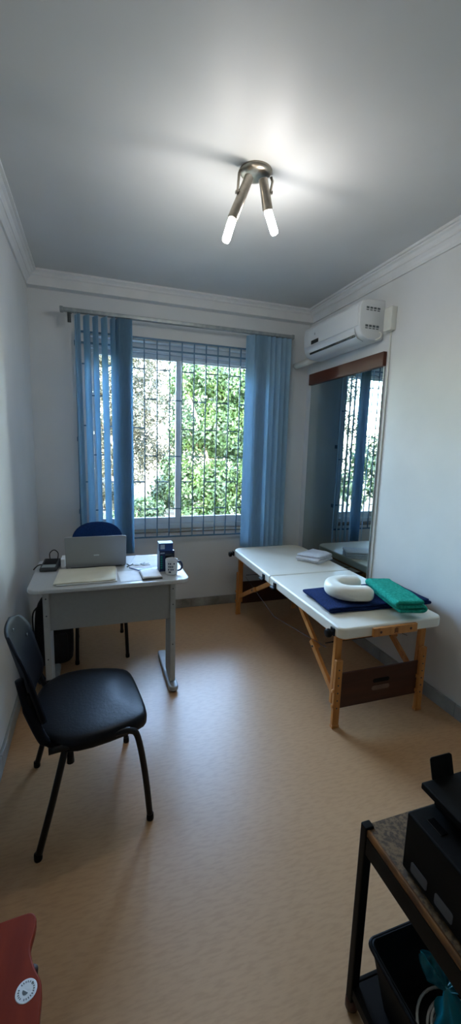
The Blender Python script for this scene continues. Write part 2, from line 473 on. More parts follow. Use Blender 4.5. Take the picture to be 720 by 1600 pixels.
# local: x negative into the room, y along the wall (-.4 near .. +.4 far)
prof = [(0, .012), (-.03, 0), (-.13, .005), (-.17, .022), (-.192, .055), (-.203, .095), (-.205, .17), (-.203, .225), (-.192, .25), (-.15, .268), (-.06, .272), (0, .272)]
def xz_prism(m, prof, y0, y1):
    a = [m.b.verts.new((x, y0, z)) for x, z in prof]; c = [m.b.verts.new((x, y1, z)) for x, z in prof]
    m.b.faces.new(a); m.b.faces.new(c[::-1])
    for i in range(len(prof)):
        j = (i + 1) % len(prof); m.b.faces.new((a[i], c[i], c[j], a[j]))
    return m
xz_prism(MB(), prof, -.4, .4).build('body', 'acwhite', ac, bevel=.008, seg=3)
fp = [(-.204, .088), (-.2075, .09), (-.2095, .17), (-.2075, .226), (-.204, .23)]
xz_prism(MB(), fp, -.385, .385).build('front_panel', 'acwhite', ac, bevel=.0015)
lv = [(-.125, .001), (-.172, .018), (-.196, .052), (-.2015, .078), (-.206, .08), (-.201, .05), (-.176, .013), (-.126, -.004)]
xz_prism(MB(), lv, -.345, .36).build('louver', 'acwhite', ac)
sl = [(-.150, .004), (-.1605, .008), (-.163, .005), (-.152, .0005)]
sl2 = [(-.186, .030), (-.192, .040), (-.1985, .038), (-.191, .024)]
xz_prism(MB(), sl2, -.34, .30).build('outlet_slot', 'blackgloss', ac)
MB().box(-.2112, -.208, .145, .26, .098, .128).build('display', 'blackgloss', ac, bevel=.001)
m = MB(); m.prism([(.20, .165), (.212, .165), (.206, .185)], 0, .0012, Matrix(((0, 0, -1, -.2092), (1, 0, 0, 0), (0, 1, 0, 0), (0, 0, 0, 1)))); m.build('emblem', 'printgrey', ac)
for yy, zz, ww in ((-.401, .205, .012), (-.401, .085, .014)):
    m = MB()
    for q in range(4):
        x = -.155 + q * .03
        m.box(x, x + .022, yy - .0008, yy + .001, zz, zz + ww)
        m.box(x, x + .02, yy - .0008, yy + .001, zz - .012, zz - .006)
    m.build('side_print', 'printgrey', ac, smooth=False)
m = MB(); m.tube(smooth_path([(-.06, .395, .03), (-.10, .43, .012), (-.13, .46, .0), (-.135, .52, -.002), (-.135, .665, -.002)], 5), .028, 14); m.build('pipe', 'ivory', ac)
m = MB(); m.tube(smooth_path([(-.035, -.398, .06), (-.035, -.42, .045), (-.04, -.425, .02), (-.06, -.39, .004)], 5), .006, 8); m.build('power_cord', 'ivory', ac)

bx = thing('power_isolator', 'ivory isolator box beside the air conditioner on white wall', 'switch box', (XR, 2.49, 2.33))
MB().box(-.046, 0, -.04, .04, .005, .158).build('housing', 'ivory', bx, bevel=.006, seg=3)
MB().box(-.040, -.014, .0395, .0425, .07, .115).build('socket_face', 'darkgrey', bx, bevel=.001)
setp(MB().box(XR - .010, XR, 2.486, 2.498, .084, 2.334).build('cable_duct', 'ivory', bevel=.002), 'thin ivory cable duct running down the right wall beside the mirror', 'cable duct')

# ------------------------------------------------------------------ mirror
mr = thing('wall_mirror', 'tall frameless mirror under a red-brown board on the right wall', 'mirror', (XR, 3.045, .35))
MB().box(-.010, -.001, -.515, .515, 0, 1.76).build('mirror_glass', 'mirror', mr, smooth=False)
MB().box(-.03, 0, -.525, .53, 1.762, 1.86).build('wooden_header', 'redwood', mr, bevel=.003)
m = MB(); m.box(-.014, 0, -.521, -.515, 0, 1.76); m.build('edge_strip', 'rail', mr, smooth=False)

# ------------------------------------------------------------------ desk
dk = thing('desk', 'light grey office desk with modesty panel and steel T legs', 'desk', (.09, 2.56, 0))
top = rrect(-.437, .437, -.30, .30, [.03, .03, .06, .06], 8)
m = MB(); m.prism(top, .725, .75); m.build('tabletop', 'desk', dk, bevel=.007, seg=3)
MB().box(-.345, .345, -.175, -.157, .465, .724).build('modesty_panel', 'deskpanel', dk, bevel=.002)
for sx in (-1, 1):
    x = sx * .355
    m = MB(); m.box(x - .017, x + .017, -.19, -.02, .05, .724)
    lg = m.build('leg', 'deskmetal', dk, bevel=.005)
    m = MB()
    m.prism(rrect(x - .03, x + .03, -.245, .25, [.02, .02, .029, .029]), .012, .042)
    m.build('foot', 'deskmetal', lg, bevel=.008, seg=3)
    m = MB()
    for y in (-.21, .22): MB().lathe([(0, 0), (.018, 0), (.018, .013), (0, .013)], 14, (x, y, 0)).build('glide', 'black', lg)
    for z in (.3, .56, .66): MB().tube([(x, -.1915, z), (x, -.189, z)], .004, 8).build('screw', 'darkgrey', lg)

# things on the desk (z .75)
lp = thing('laptop', 'open silver laptop seen from the back of its screen on the desk', 'laptop', (.008, 2.61, .75), .01)
m = MB(); m.prism(rrect(-.178, .178, 0, .235, .012), .004, .018); m.build('base', 'silver', lp, bevel=.003)
m = MB()
for r in range(5):
    for c in range(14): m.box(-.155 + c * .0225, -.155 + c * .0225 + .018, .035 + r * .02, .05 + r * .02, .018, .0195)
m.build('keyboard', 'black', lp, smooth=False)
MB().box(-.05, .05, .15, .215, .018, .0188).build('touchpad', 'darkgrey', lp, smooth=False)
mx = Matrix.Translation((0, -.001, .014)) @ Matrix.Rotation(math.radians(13), 4, 'X')
m = MB(); m.prism(rrect(-.178, .178, 0, .205, .01), 0, .007, mx @ Matrix.Rotation(PI / 2, 4, 'X')); m.build('screen_lid', 'silver', lp, bevel=.002)
MB().box(-.168, .168, .0002, .0012, .012, .196, mx).build('screen', 'blackgloss', lp, smooth=False)
m = MB(); m.tube([(-.15, .0, .012), (.15, .0, .012)], .0075, 12); m.build('hinge', 'darkgrey', lp)
m = MB(); m.prism(rrect(-.016, .016, .075, .083, .003), .0072, .0076, mx @ Matrix.Rotation(PI / 2, 4, 'X')); m.build('lid_emblem', 'alu', lp)

fo = thing('folder', 'cream cardboard folder lying at the front of desk before the laptop', 'folder', (-.048, 2.44, .7515), .03)
def sheet(m, w, d, z0, t, amp=.0, skew=0.0, dx=0, dy=0, sd=0):
    nu, nv = 14, 10
    def f(u, v, top):
        x = (u - .5) * w + dx + skew * (v - .5); y = (v - .5) * d + dy
        z = z0 + amp * (noise.noise(Vector((u * 2.1 + sd, v * 1.7, sd))) + .6) + (t if top else 0)
        return (x, y, max(z, z0 * .999))
    g = [[[m.b.verts.new(f(i / nu, j / nv, k)) for j in range(nv + 1)] for i in range(nu + 1)] for k in (0, 1)]
    for i in range(nu):
        for j in range(nv):
            m.b.faces.new((g[1][i][j], g[1][i + 1][j], g[1][i + 1][j + 1], g[1][i][j + 1]))
            m.b.faces.new((g[0][i][j], g[0][i][j + 1], g[0][i + 1][j + 1], g[0][i + 1][j]))
    for i in range(nu):
        for j in (0, nv): m.b.faces.new((g[0][i][j], g[0][i + 1][j], g[1][i + 1][j], g[1][i][j]))
    for j in range(nv):
        for i in (0, nu): m.b.faces.new((g[0][i][j], g[0][i][j + 1], g[1][i][j + 1], g[1][i][j]))
    return m
sheet(MB(), .325, .262, .0055, .0075, .004, .02).build('cover', 'cream', fo)
sheet(MB(), .318, .258, .001, .004, .001, .02, .01, -.008, 3).build('inner_sheets', 'white', fo)
o = sheet(MB(), .21, .297, 0, .0006, .0, .0).build('paper_sheet', 'white'); o.location = (.335, 2.685, .7515); o.rotation_euler = (0, 0, -.25)
setp(o, 'loose white paper sheet lying behind the notepad on the desk', 'paper')
o = sheet(MB(), .17, .20, 0, .0006, 0, 0).build('paper_sheet', 'white'); o.location = (.215, 2.40, .7512); o.rotation_euler = (0, 0, .05)
setp(o, 'loose white paper sheet between the folder and the notepad on the desk', 'paper')
bk = setp(sheet(MB(), .15, .105, 0, .004, .001).build('booklet', 'bluebox'), 'thin dark blue booklet lying left of the boxed navy carton on the desk', 'booklet')
bk.location = (.345, 2.475, .7525); bk.rotation_euler = (0, 0, .35)
nb = thing('notepad', 'small white notepad with dark backing at the desk front near the mug', 'notepad', (.31, 2.375, .7525), .03)
sheet(MB(), .115, .155, 0, .004).build('backing', 'darkgrey', nb)
sheet(MB(), .108, .146, .0042, .010, .001).build('pages', 'white', nb)
pn = thing('pen', 'blue ballpoint pen lying on paper beside the notepad', 'pen', (.235, 2.50, .757), -.9)
m = MB(); m.tube([(-.055, 0, 0), (.05, 0, 0)], .004, 10); m.build('barrel', 'bluebox', pn)
m = MB(); m.tube([(.05, 0, 0), (.062, 0, 0), (.068, 0, 0)], [.004, .002, .0008], 10); m.build('tip', 'darkgrey', pn)
ky = thing('key_bunch', 'small bunch of keys on the white paper behind the notepad', 'keys', (.275, 2.60, .7535), .3)
m = MB(); m.tube([(.014 * math.cos(a * PI / 8), .014 * math.sin(a * PI / 8), .004) for a in range(17)], .0013, 6); m.build('ring', 'metal', ky)
for a in (-.5, .1, .7, 2.6):
    mx = Matrix.Rotation(a, 4, 'Z'); m = MB()
    m.prism(rrect(.012, .034, -.011, .011, .008), 0.001, .004, mx); m.box(.034, .062, -.003, .003, .001, .003, mx); m.build('key', 'darkgrey', ky)
bxl = thing('product_carton', 'tall navy printed carton standing on the desk behind the mug', 'box', (.418, 2.475, .7515), .06)
MB().box(-.046, .046, -.036, .036, 0, .128).build('carton', 'navybox', bxl, bevel=.0015)
MB().box(-.012, .044, -.0372, -.0355, .055, .112).build('front_print', 'blackgloss', bxl, smooth=False)
m = MB()
for q in range(6): m.box(-.041, -.030, -.0372, -.0355, .02 + q * .014, .027 + q * .014)
m.build('icon_row', 'teal', bxl, smooth=False)
MB().box(-.042, -.016, -.0372, -.0355, .112, .119).build('title_print', 'palebox', bxl, smooth=False)
MB().box(-.0475, -.0455, -.03, .03, .0, .128).build('side_print', 'palebox', bxl, smooth=False)
bxs = thing('product_carton', 'small flat blue carton stacked on top of the tall navy carton', 'box', (.413, 2.47, .8805), -.02)
MB().box(-.042, .042, -.034, .034, 0, .048).build('carton', 'bluebox', bxs, bevel=.0015)
MB().box(-.0425, .0425, -.0345, .0345, .0475, .0488).build('carton_top', 'palebox', bxs, smooth=False)
MB().box(-.034, -.008, -.0355, -.0338, .012, .04).build('front_print', 'palebox', bxs, smooth=False)
MB().box(-.043, -.0415, -.03, .03, .005, .044).build('side_print', 'palebox', bxs, smooth=False)
mg = thing('mug', 'white ceramic mug with dark lettering near the desk corner', 'mug', (.437, 2.385, .751))
m = MB(); m.lathe([(0, .002), (.030, 0), (.036, .004), (.0365, .09), (.0355, .092), (.033, .09), (.033, .008), (0, .006)], 36); m.build('body', 'mug', mg)
m = MB(); m.tube(smooth_path([(.034, -.008, .075), (.052, -.012, .074), (.062, -.014, .052), (.055, -.012, .028), (.035, -.008, .02)], 6), .0052, 10, sx=1.3); m.build('handle', 'navybox', mg)
m = MB()
def onmug(a0, a1, z0, z1, r=.0372):
    n = 3
    p = [[m.b.verts.new((r * math.cos(a0 + (a1 - a0) * k / n), r * math.sin(a0 + (a1 - a0) * k / n), z)) for z in (z0, z1)] for k in range(n + 1)]
    for k in range(n): m.b.faces.new((p[k][0], p[k + 1][0], p[k + 1][1], p[k][1]))
for i, (z, seq) in enumerate(((.066, (.0, .3, .9)), (.048, (.05, .35, .65)), (.030, (.0, .4, .7)), (.015, (.1, .3)))):
    for s in seq: onmug(-PI / 2 - .75 + s, -PI / 2 - .75 + s + .2, z, z + .009)
m.build('lettering', 'navybox', mg)
# card terminal
ct = thing('card_terminal', 'dark grey card terminal with cable loop at the left of the desk', 'card reader', (-.262, 2.655, .7515), -.12)
def wedge(m, x0, x1, y0, y1, h0, h1):
    v = [m.b.verts.new(p) for p in ((x0, y0, 0), (x1, y0, 0), (x1, y1, 0), (x0, y1, 0), (x0, y0, h0), (x1, y0, h0), (x1, y1, h1), (x0, y1, h1))]
    for f in ((3, 2, 1, 0), (4, 5, 6, 7), (0, 1, 5, 4), (1, 2, 6, 5), (2, 3, 7, 6), (3, 0, 4, 7)): m.b.faces.new([v[i] for i in f])
    return m
wedge(MB(), -.048, .048, -.07, .075, .02, .045).build('housing', 'darkgrey', ct, bevel=.006, seg=3)
mx = Matrix.Translation((0, -.07, .0212)) @ Matrix.Rotation(math.atan2(.025, .145), 4, 'X')
MB().box(-.038, .038, .012, .05, 0, .0015, mx).build('keypad', 'screen', ct)
MB().box(-.036, .036, .06, .135, 0, .0012, mx).build('display', 'black', ct)
m = MB(); m.tube(smooth_path([(-.015, .07, .04), (-.018, .085, .075), (.006, .09, .094), (.03, .085, .075), (.03, .07, .04)], 7), .003, 8); m.build('cable_loop', 'black', ct)
m = MB(); m.tube(smooth_path([(-.046, .05, .012), (-.075, .04, .012), (-.085, .0, .008), (-.088, -.03, .004)], 6), .0035, 8); m.build('cord', 'black', ct)
o = MB().box(-.013, .013, -.05, .05, 0, .055).build('receipt_box', 'white', bevel=.003); o.location = (-.188, 2.70, .751); o.rotation_euler = (0, 0, -.03)
setp(o, 'small white box standing between the card terminal and the laptop', 'box')
pc = setp(MB().tube(smooth_path([(.192, 2.63, .757), (.205, 2.60, .756), (.19, 2.575, .7555), (.222, 2.615, .7555), (.23, 2.63, .7555)], 6), .0035, 8).build('power_plug_cable', 'black'),
          'short black laptop cable on the desk at the right of the laptop', 'cable')

# ------------------------------------------------------------------ chairs
def chair_sides(root, fx, rx, hy, zs, sideY, material='tube'):
    """tubular frame: on each side front leg, seat side rail and rear leg"""
    for s in (-1, 1):
        y = s * hy; yi = s * sideY
        m = MB(); m.tube(smooth_path([(fx, y, .012), (fx - .018, s * (hy * .5 + sideY * .5), zs * .5), (fx - .045, yi, zs - .04), (fx - .075, yi, zs - .002), (fx - .13, yi, zs + .003), (rx + .05, yi, zs)], 6), .0125, 12)
        l = m.build('leg', material, root)
        MB().lathe([(0, 0), (.014, 0), (.0148, .006), (.014, .026), (0, .026)], 14, (fx, y, 0)).build('foot_cap', 'black', l)
        m = MB(); m.tube([(rx, y, .012), (rx + .055, yi + (y - yi) * .5, zs * .5), (rx + .105, yi, zs - .012)], .0125, 12)
        l = m.build('leg', material, root)
        MB().lathe([(0, 0), (.014, 0), (.0148, .006), (.014, .026), (0, .026)], 14, (rx, y, 0)).build('foot_cap', 'black', l)
    m = MB()
    for x in (fx - .12, rx + .11): m.tube([(x, -sideY, zs), (x, sideY, zs)], .010, 10)
    m.build('cross_rail', material, root)

ch = thing('stacking_chair', 'black visitor chair with navy black seat by the left wall, facing the massage table', 'chair', (-.047, 1.703, 0), math.radians(7))
chair_sides(ch, .2085, -.2085, .2435, .418, .232)
# padded seat with a rounded rear
def seat(root, pts, z0, z1, matn, crown=.012):
    n = len(pts); m = MB()
    c = Vector((sum(p[0] for p in pts) / n, sum(p[1] for p in pts) / n, 0))
    rows = []
    for k, z in ((.93, z0), (.99, z0 + .012), (1.0, z0 + (z1 - z0) * .5), (.985, z1 - .008), (.93, z1), (.75, z1 + crown * .5), (.45, z1 + crown * .85), (.15, z1 + crown)):
        rows.append([m.b.verts.new((c.x + (p[0] - c.x) * k, c.y + (p[1] - c.y) * k, z - (.014 * max(0, (p[0] - .1) / .12) if k > .5 else 0))) for p in pts])
    for a, b in zip(rows, rows[1:]):
        for i in range(n): m.b.faces.new((a[i], a[(i + 1) % n], b[(i + 1) % n], b[i]))
    m.b.faces.new(rows[0][::-1]); m.b.faces.new(rows[-1])
    return m.build('seat', matn, root, subsurf=1)
sp = [(.226, 0), (.225, .13), (.216, .185), (.185, .214), (.05, .255), (-.07, .262), (-.15, .22), (-.2, .13), (-.212, 0)]
sp = sp + [(x, -y) for x, y in sp[-2:0:-1]]
so = seat(ch, sp, .388, .452, 'seatblack')
for s in (-1, 1):
    m = MB(); m.tube(smooth_path([(-.12, s * .20, .405), (-.155, s * .20, .425), (-.185, s * .20, .50), (-.222, s * .20, .64)], 6), .0115, 12)
    m.build('back_tube', 'tube', ch)
    m = MB(); m.tube(smooth_path([(-.16, s * .208, .435), (-.175, s * .21, .46), (-.197, s * .208, .52), (-.222, s * .204, .60), (-.24, s * .203, .70)], 5), [.012] * 3 + [.018] * 12 + [.014] * 6, 12)
    m.build('post_sleeve', 'chairplast', ch)
for s in (-1, 1): MB().tube([(-.085, s * .222, .40), (-.085, s * .222, .345)], [.011, .014], 10).build('stacking_stub', 'black', ch)
def back_panel(u, v):
    # u across -1..1, v 0 bottom ..1 top ; superellipse outline
    return None
def shell_back(root, matn, hw, z0, z1, x0, x1, curve, rtop=.14, rbot=.05, th=.012, name='backrest'):
    m = MB(); nu, nv = 20, 14
    def fn(a, b):
        u = a * 2 - 1; v = b
        z = z0 + (z1 - z0) * v
        # rounded corners: half width shrinks near top and bottom
        h = hw
        dt = (z1 - z); db = (z - z0)
        if dt < rtop: h = hw - rtop + math.sqrt(max(0, rtop ** 2 - (rtop - dt) ** 2)) if hw > rtop else hw * math.sqrt(max(0, 1 - ((rtop - dt) / rtop) ** 2))
        if db < rbot: h = min(h, hw - rbot * .8 + .8 * math.sqrt(max(0, rbot ** 2 - (rbot - db) ** 2)))
        y = u * max(h, .02)
        x = x0 + (x1 - x0) * v + curve * (y / hw) ** 2
        return (x, y, z)
    m.grid(fn, nu, nv)
    return m.build(name, matn, root, solid=th, bevel=0)
bp = shell_back(ch, 'chairplast', .222, .50, .815, -.205, -.285, .05, rtop=.12)
m = MB()
for y, z in ((-.10, .765), (.06, .775), (-.17, .69), (.17, .70)):
    m = MB()
    x = -.205 - .08 * (z - .50) / .315 + .05 * (y / .222) ** 2 + .006
    m.tube([(x - .002, y, z), (x + .003, y, z)], .006, 10)
    m.build('rivet', 'metal', bp)

c2 = thing('stacking_chair', 'royal blue padded chair behind the desk, its back towards the window', 'chair', (.03, 3.05, 0), -PI / 2 + .03)
chair_sides(c2, .2085, -.2085, .17, .405, .16)
sp2 = [(x, y * .86) for x, y in sp]
seat(c2, sp2, .412, .455, 'bluefab')
m = MB()
for s in (-1, 1): m.tube(smooth_path([(-.15, s * .15, .41), (-.19, s * .15, .43), (-.215, s * .145, .55), (-.235, s * .13, .66)], 6), .0115, 12)
m.build('back_frame', 'tube', c2)
m = MB()
def pad(u, v):
    th = u * 2 * PI; ph = (v - .5) * PI
    y = .195 * math.cos(ph) ** .7 * math.cos(th); z = .135 * math.cos(ph) ** .7 * math.sin(th) if True else 0
    return (-.235 + .025 * math.sin(ph) - .05 * (z / .3) + .03 * (y / .2) ** 2, y, .76 + z)
rows = []
for j in range(1, 10):
    ph = (j / 10 - .5) * PI
    k = max(math.cos(ph), 0) ** .45
    ring = []
    for i in range(36):
        th = 2 * PI * i / 36
        y = .19 * k * math.copysign(abs(math.cos(th)) ** .85, math.cos(th)); z = .15 * k * math.copysign(abs(math.sin(th)) ** .85, math.sin(th))
        ring.append(m.b.verts.new((-.245 + .022 * math.sin(ph) - .16 * z + .6 * y * y, y, .765 + z)))
    rows.append(ring)
for a, b in zip(rows, rows[1:]):
    for i in range(36): m.b.faces.new((a[i], a[(i + 1) % 36], b[(i + 1) % 36], b[i]))
m.b.faces.new(rows[0][::-1]); m.b.faces.new(rows[-1])
m.build('backrest', 'bluefab', c2)

# backpack on the floor at the left wall behind the desk leg
bg = thing('backpack', 'black backpack standing on the floor behind the desk leg by left wall', 'backpack', (-.285, 2.93, 0), .1)
m = MB()
rows = []
for z, hx, hy, oy in ((0, .10, .06, 0), (.01, .125, .085, 0), (.12, .13, .10, 0), (.26, .125, .095, .005), (.38, .11, .08, .015), (.46, .08, .055, .025), (.49, .04, .025, .03)):
    rows.append([m.b.verts.new((hx * math.copysign(abs(math.cos(t)) ** .6, math.cos(t)) + .008 * math.sin(z * 30 + t * 2), oy + hy * math.copysign(abs(math.sin(t)) ** .6, math.sin(t)), z)) for t in [2 * PI * k / 24 for k in range(24)]])
for a, b in zip(rows, rows[1:]):
    for i in range(24): m.b.faces.new((a[i], a[(i + 1) % 24], b[(i + 1) % 24], b[i]))
m.b.faces.new(rows[0][::-1]); m.b.faces.new(rows[-1])
m.build('body', 'bag', bg, subsurf=1)
m = MB(); m.prism(rrect(-.085, .085, .04, .25, .03), -.125, -.09, Matrix.Rotation(PI / 2, 4, 'X') @ Matrix.Scale(-1, 4, (0, 0, 1))); m.build('front_pocket', 'bag', bg, bevel=.012, seg=3)
m = MB(); m.tube(smooth_path([(-.03, .03, .48), (-.035, .03, .53), (.0, .03, .55), (.035, .03, .53), (.03, .03, .48)], 6), .007, 8); m.build('handle', 'bag', bg)
m = MB(); m.tube(smooth_path([(-.06, -.03, .44), (-.12, -.08, .40), (-.12, -.11, .25), (-.11, -.08, .08)], 6), .011, 8, sx=.4); m.build('strap', 'bag', bg)

# ------------------------------------------------------------------ massage table
TX0, TX1, TY0, TYM, TY1, TZ = 1.195, 1.868, 1.705, 2.62, 3.47, .605
tb = thing('massage_table', 'cream folding massage table with beech legs along the right wall', 'massage table', (1.53, 2.59, 0))
T0 = Vector((1.53, 2.59, 0))
def tl(x, y, z): return Vector((x, y, z)) - T0
def cushion(y0, y1, r_near, r_far):
    m = MB(); o = rrect(TX0 - T0.x, TX1 - T0.x, y0 - T0.y, y1 - T0.y, [r_far, r_far, r_near, r_near], 8)
    m.prism(o, TZ - .062, TZ)
    return m.build('cushion', 'pvc', tb, bevel=.022, seg=5)
cushion(TY0, TYM - .002, .045, .012)
cushion(TYM + .002, TY1, .012, .10)
for y0, y1 in ((TY0 + .07, TYM - .004), (TYM + .004, TY1 - .05)):
    m = MB()
    for x in (TX0 + .065, TX1 - .065): m.bar(tl(x, y0, TZ - .078), tl(x, y1, TZ - .078), .022, .034)
    for y in (y0, y1): m.bar(tl(TX0 + .065, y, TZ - .078), tl(TX1 - .065, y, TZ - .078), .022, .034)
    m.box(TX0 + .05 - T0.x, TX1 - .05 - T0.x, y0 - T0.y, y1 - T0.y, TZ - .066, TZ - .0622)
    m.build('under_frame', 'beech', tb, bevel=.002)
def table_leg(x, y, sy, near):
    # upper leg + slotted extension bolted outside
    m = MB(); m.bar(tl(x, y, TZ - .065), tl(x, y + sy * .008, .13), .042, .024, (0, 1, 0))
    l = m.build('leg', 'beech', tb, bevel=.003)
    e = y - sy * .026
    m = MB(); m.bar(tl(x - .004, e, .40), tl(x - .004, e, .018), .042, .022, (0, 1, 0))
    ex = m.build('leg_extension', 'beech', l, bevel=.003)
    m = MB(); m.bar(tl(x - .004, e, .0), tl(x - .004, e, .02), .046, .028, (0, 1, 0)); m.build('foot_block', 'beech', l, bevel=.004)
    for k in range(6): MB().tube([tl(x - .004, e - .0125, .12 + .045 * k), tl(x - .004, e + .0125, .12 + .045 * k)], .0045, 8).build('adjustment_hole', 'darkgrey', l)
    for z in (.13, .22): MB().tube([tl(x - .032, e, z), tl(x - .018, e, z)], [.011, .012], 10).build('wing_nut', 'beech', l)
LN, LF = TY0 + .085, TY1 - .12
for x in (TX0 + .045, TX1 - .06):
    table_leg(x, LN, 1, True)
    table_leg(x, LF, -1, False)
for y, s in ((LN - .015, -1), (LF + .015, 1)):
    m = MB(); m.box(TX0 + .068 - T0.x, TX1 - .042 - T0.x, y - .006 - T0.y, y + .006 - T0.y, .105, .312)
    p = m.build('end_panel', 'darkwood', tb, bevel=.002)
    m = MB(); m.prism(rrect(-.055, .055, -.012, .012, .011), -.0015, .0015, Matrix.Translation(tl(1.53, y + s * .0065, .235)) @ Matrix.Rotation(PI / 2, 4, 'X')); m.build('hand_slot', 'black', p)
    m = MB(); m.prism(rrect(-.06, .06, -.013, .013, .012), -.0015, .0015, Matrix.Translation(tl(1.53, y + s * .0065, .19)) @ Matrix.Rotation(PI / 2, 4, 'X')); m.build('worn_patch', 'greysmudge', p)
for x in (TX0 + .045, TX1 - .06):
    for (ya, yb) in ((LN, 2.27), (LF, 2.71)):
        a = tl(x, ya + (.02 if ya < 2.5 else -.02), .19); c = tl(x, yb, TZ - .085)
        mid = a.lerp(c, .48)
        m = MB(); m.bar(a, a.lerp(c, .55), .020, .034, (0, 1, 0)); m.bar(a.lerp(c, .45) + Vector((.02, 0, 0)), c + Vector((.02, 0, 0)), .020, .034, (0, 1, 0))
        br = m.build('brace', 'beech', tb, bevel=.002)
        m = MB(); m.tube([mid + Vector((-.016, 0, 0)), mid + Vector((.034, 0, 0))], .006, 10); m.build('bolt', 'darkgrey', br)
m = MB()
zc = .36
for x in (TX0 + .05, TX1 - .05): m.tube([tl(x, LN + .12, .40), tl(x, TYM, .09 + .20), tl(x, LF - .12, .40)], .0018, 6)
m.tube([tl(TX0 + .05, LN + .13, .42), tl(TX1 - .05, LN + .13, .42)], .0028, 6)
m.tube([tl(TX0 + .05, LN + .13, .42), tl(1.53, LN + .02, TZ - .09), tl(TX1 - .05, LN + .13, .42)], .0018, 6)
m.tube([tl(TX0 + .05, LF - .13, .42), tl(TX1 - .05, LF - .13, .42)], .0028, 6)
m.build('support_cable', 'black', tb)
m = MB(); m.box(TX0 + .19 - T0.x, TX0 + .475 - T0.x, TY0 - .020 - T0.y, TY0 - .001 - T0.y, TZ - .058, TZ - .010)
wb = m.build('end_block', 'beech', tb, bevel=.003)
for x in (TX0 + .235, TX0 + .43): MB().tube([tl(x, TY0 - .0215, TZ - .034), tl(x, TY0 - .019, TZ - .034)], .0075, 14).build('socket_hole', 'darkwood', wb)
m = MB()
cx = TX0 + .333
for q in (-1, 0, 1):
    m.bar(tl(cx - .012, TY0 - .0206, TZ - .034 + q * .009 - .003), tl(cx, TY0 - .0206, TZ - .034 + q * .009 + .004), .0012, .003)
    m.bar(tl(cx, TY0 - .0206, TZ - .034 + q * .009 + .004), tl(cx + .012, TY0 - .0206, TZ - .034 + q * .009 - .003), .0012, .003)
m.build('burnt_logo', 'black', wb)
for y in (TY0 + .07, 2.52, 2.72, TY1 - .045):
    m = MB(); m.box(TX0 - .008 - T0.x, TX0 + .002 - T0.x, y - .018 - T0.y, y + .018 - T0.y, TZ - .06, TZ - .018)
    b = m.build('knob_bracket', 'black', tb, bevel=.002)
    kx = TX0 - .010 - T0.x
    if y in (TY0 + .07, TY1 - .045):
        mx = Matrix.Translation((kx, y - T0.y, TZ - .046)) @ Matrix.Rotation(-PI / 2, 4, 'Y')
        m = MB()
        m.lathe([(0, 0), (.010, 0), (.010, .008), (.022, .010), (.024, .016), (.023, .03), (.018, .034), (0, .034)], 18, mx=mx); m.build('knob', 'black', b)
    else:
        m = MB(); m.box(kx - .016, kx, y - .028 - T0.y, y + .028 - T0.y, TZ - .064, TZ - .044); m.tube([(kx - .012, y - .03 - T0.y, TZ - .055), (kx - .012, y + .03 - T0.y, TZ - .055)], .008, 10); m.build('catch', 'black', b)
m = MB(); m.box(1.53 - .30 - T0.x, 1.53 + .30 - T0.x, TYM - .004 - T0.y, TYM + .004 - T0.y, TZ - .075, TZ - .062); m.build('hinge', 'metal', tb)

# cloths on the table
def folded(name, label, cat, mt, loc, rz, w, d, layers, pitch, amp=.004, seed=0, taper=0, bulge=0, tilt=0, group=None):
    """a cloth folded in a zigzag: profile in x (w) and z, extruded along y (d)"""
    prof = []
    n = 12
    for L in range(layers):
        xs = [(-.5 + k / n) for k in range(n + 1)]
        if L % 2: xs = xs[::-1]
        for x in xs: prof.append((x * (w - pitch), L * pitch + pitch * .5))
        if L < layers - 1:
            s = 1 if L % 2 == 0 else -1
            for k in range(1, 4):
                a = -PI / 2 + PI * k / 4
                prof.append((s * ((w - pitch) / 2 + math.cos(a) * pitch * .6), L * pitch + pitch + math.sin(a) * pitch * .5))
    m = MB(); ny = 16
    g = []
    for j in range(ny + 1):
        v = j / ny - .5
        row = []
        for i, (x, z) in enumerate(prof):
            nn = noise.noise(Vector((x * 9 + seed, v * 3.1, z * 20)))
            n2 = noise.noise(Vector((x * 5, v * 4 + seed, 7)))
            zz = z * (1 + .12 * n2) + bulge * (1 - 4 * v * v) * z / (layers * pitch) * .3
            zz = max(zz + amp * .4 * nn * (z / pitch - .5 > .3), pitch * .45)
            row.append(m.b.verts.new((x * (1 + taper * v) + amp * nn * 1.5, v * d + amp * 2.2 * noise.noise(Vector((x * 11, z * 60, seed))), zz)))
        g.append(row)
    for j in range(ny):
        for i in range(len(prof) - 1): m.b.faces.new((g[j][i], g[j][i + 1], g[j + 1][i + 1], g[j + 1][i]))
    o = m.build(name, mt, None, solid=pitch * .86, subsurf=1)
    o.location = loc; o.rotation_euler = (0, 0, rz)
    return setp(o, label, cat, group)
folded('folded_sheet', 'navy blue folded sheet under the face cradle and teal towel', 'sheet', 'navycloth', (1.595, 2.045, TZ + .001), -.04, .69, .34, 3, .012, .005, 1)
folded('folded_towel', 'teal terry towel folded over beside the face cradle', 'towel', 'teal', (1.680, 1.90, TZ + .040), -.22, .17, .41, 3, .025, .004, 9)
folded('folded_towel', 'small white folded towel at the mirror end of massage table', 'towel', 'whitecloth', (1.745, 2.93, TZ + .001), .55, .26, .20, 4, .015, .006, 13, taper=.15)
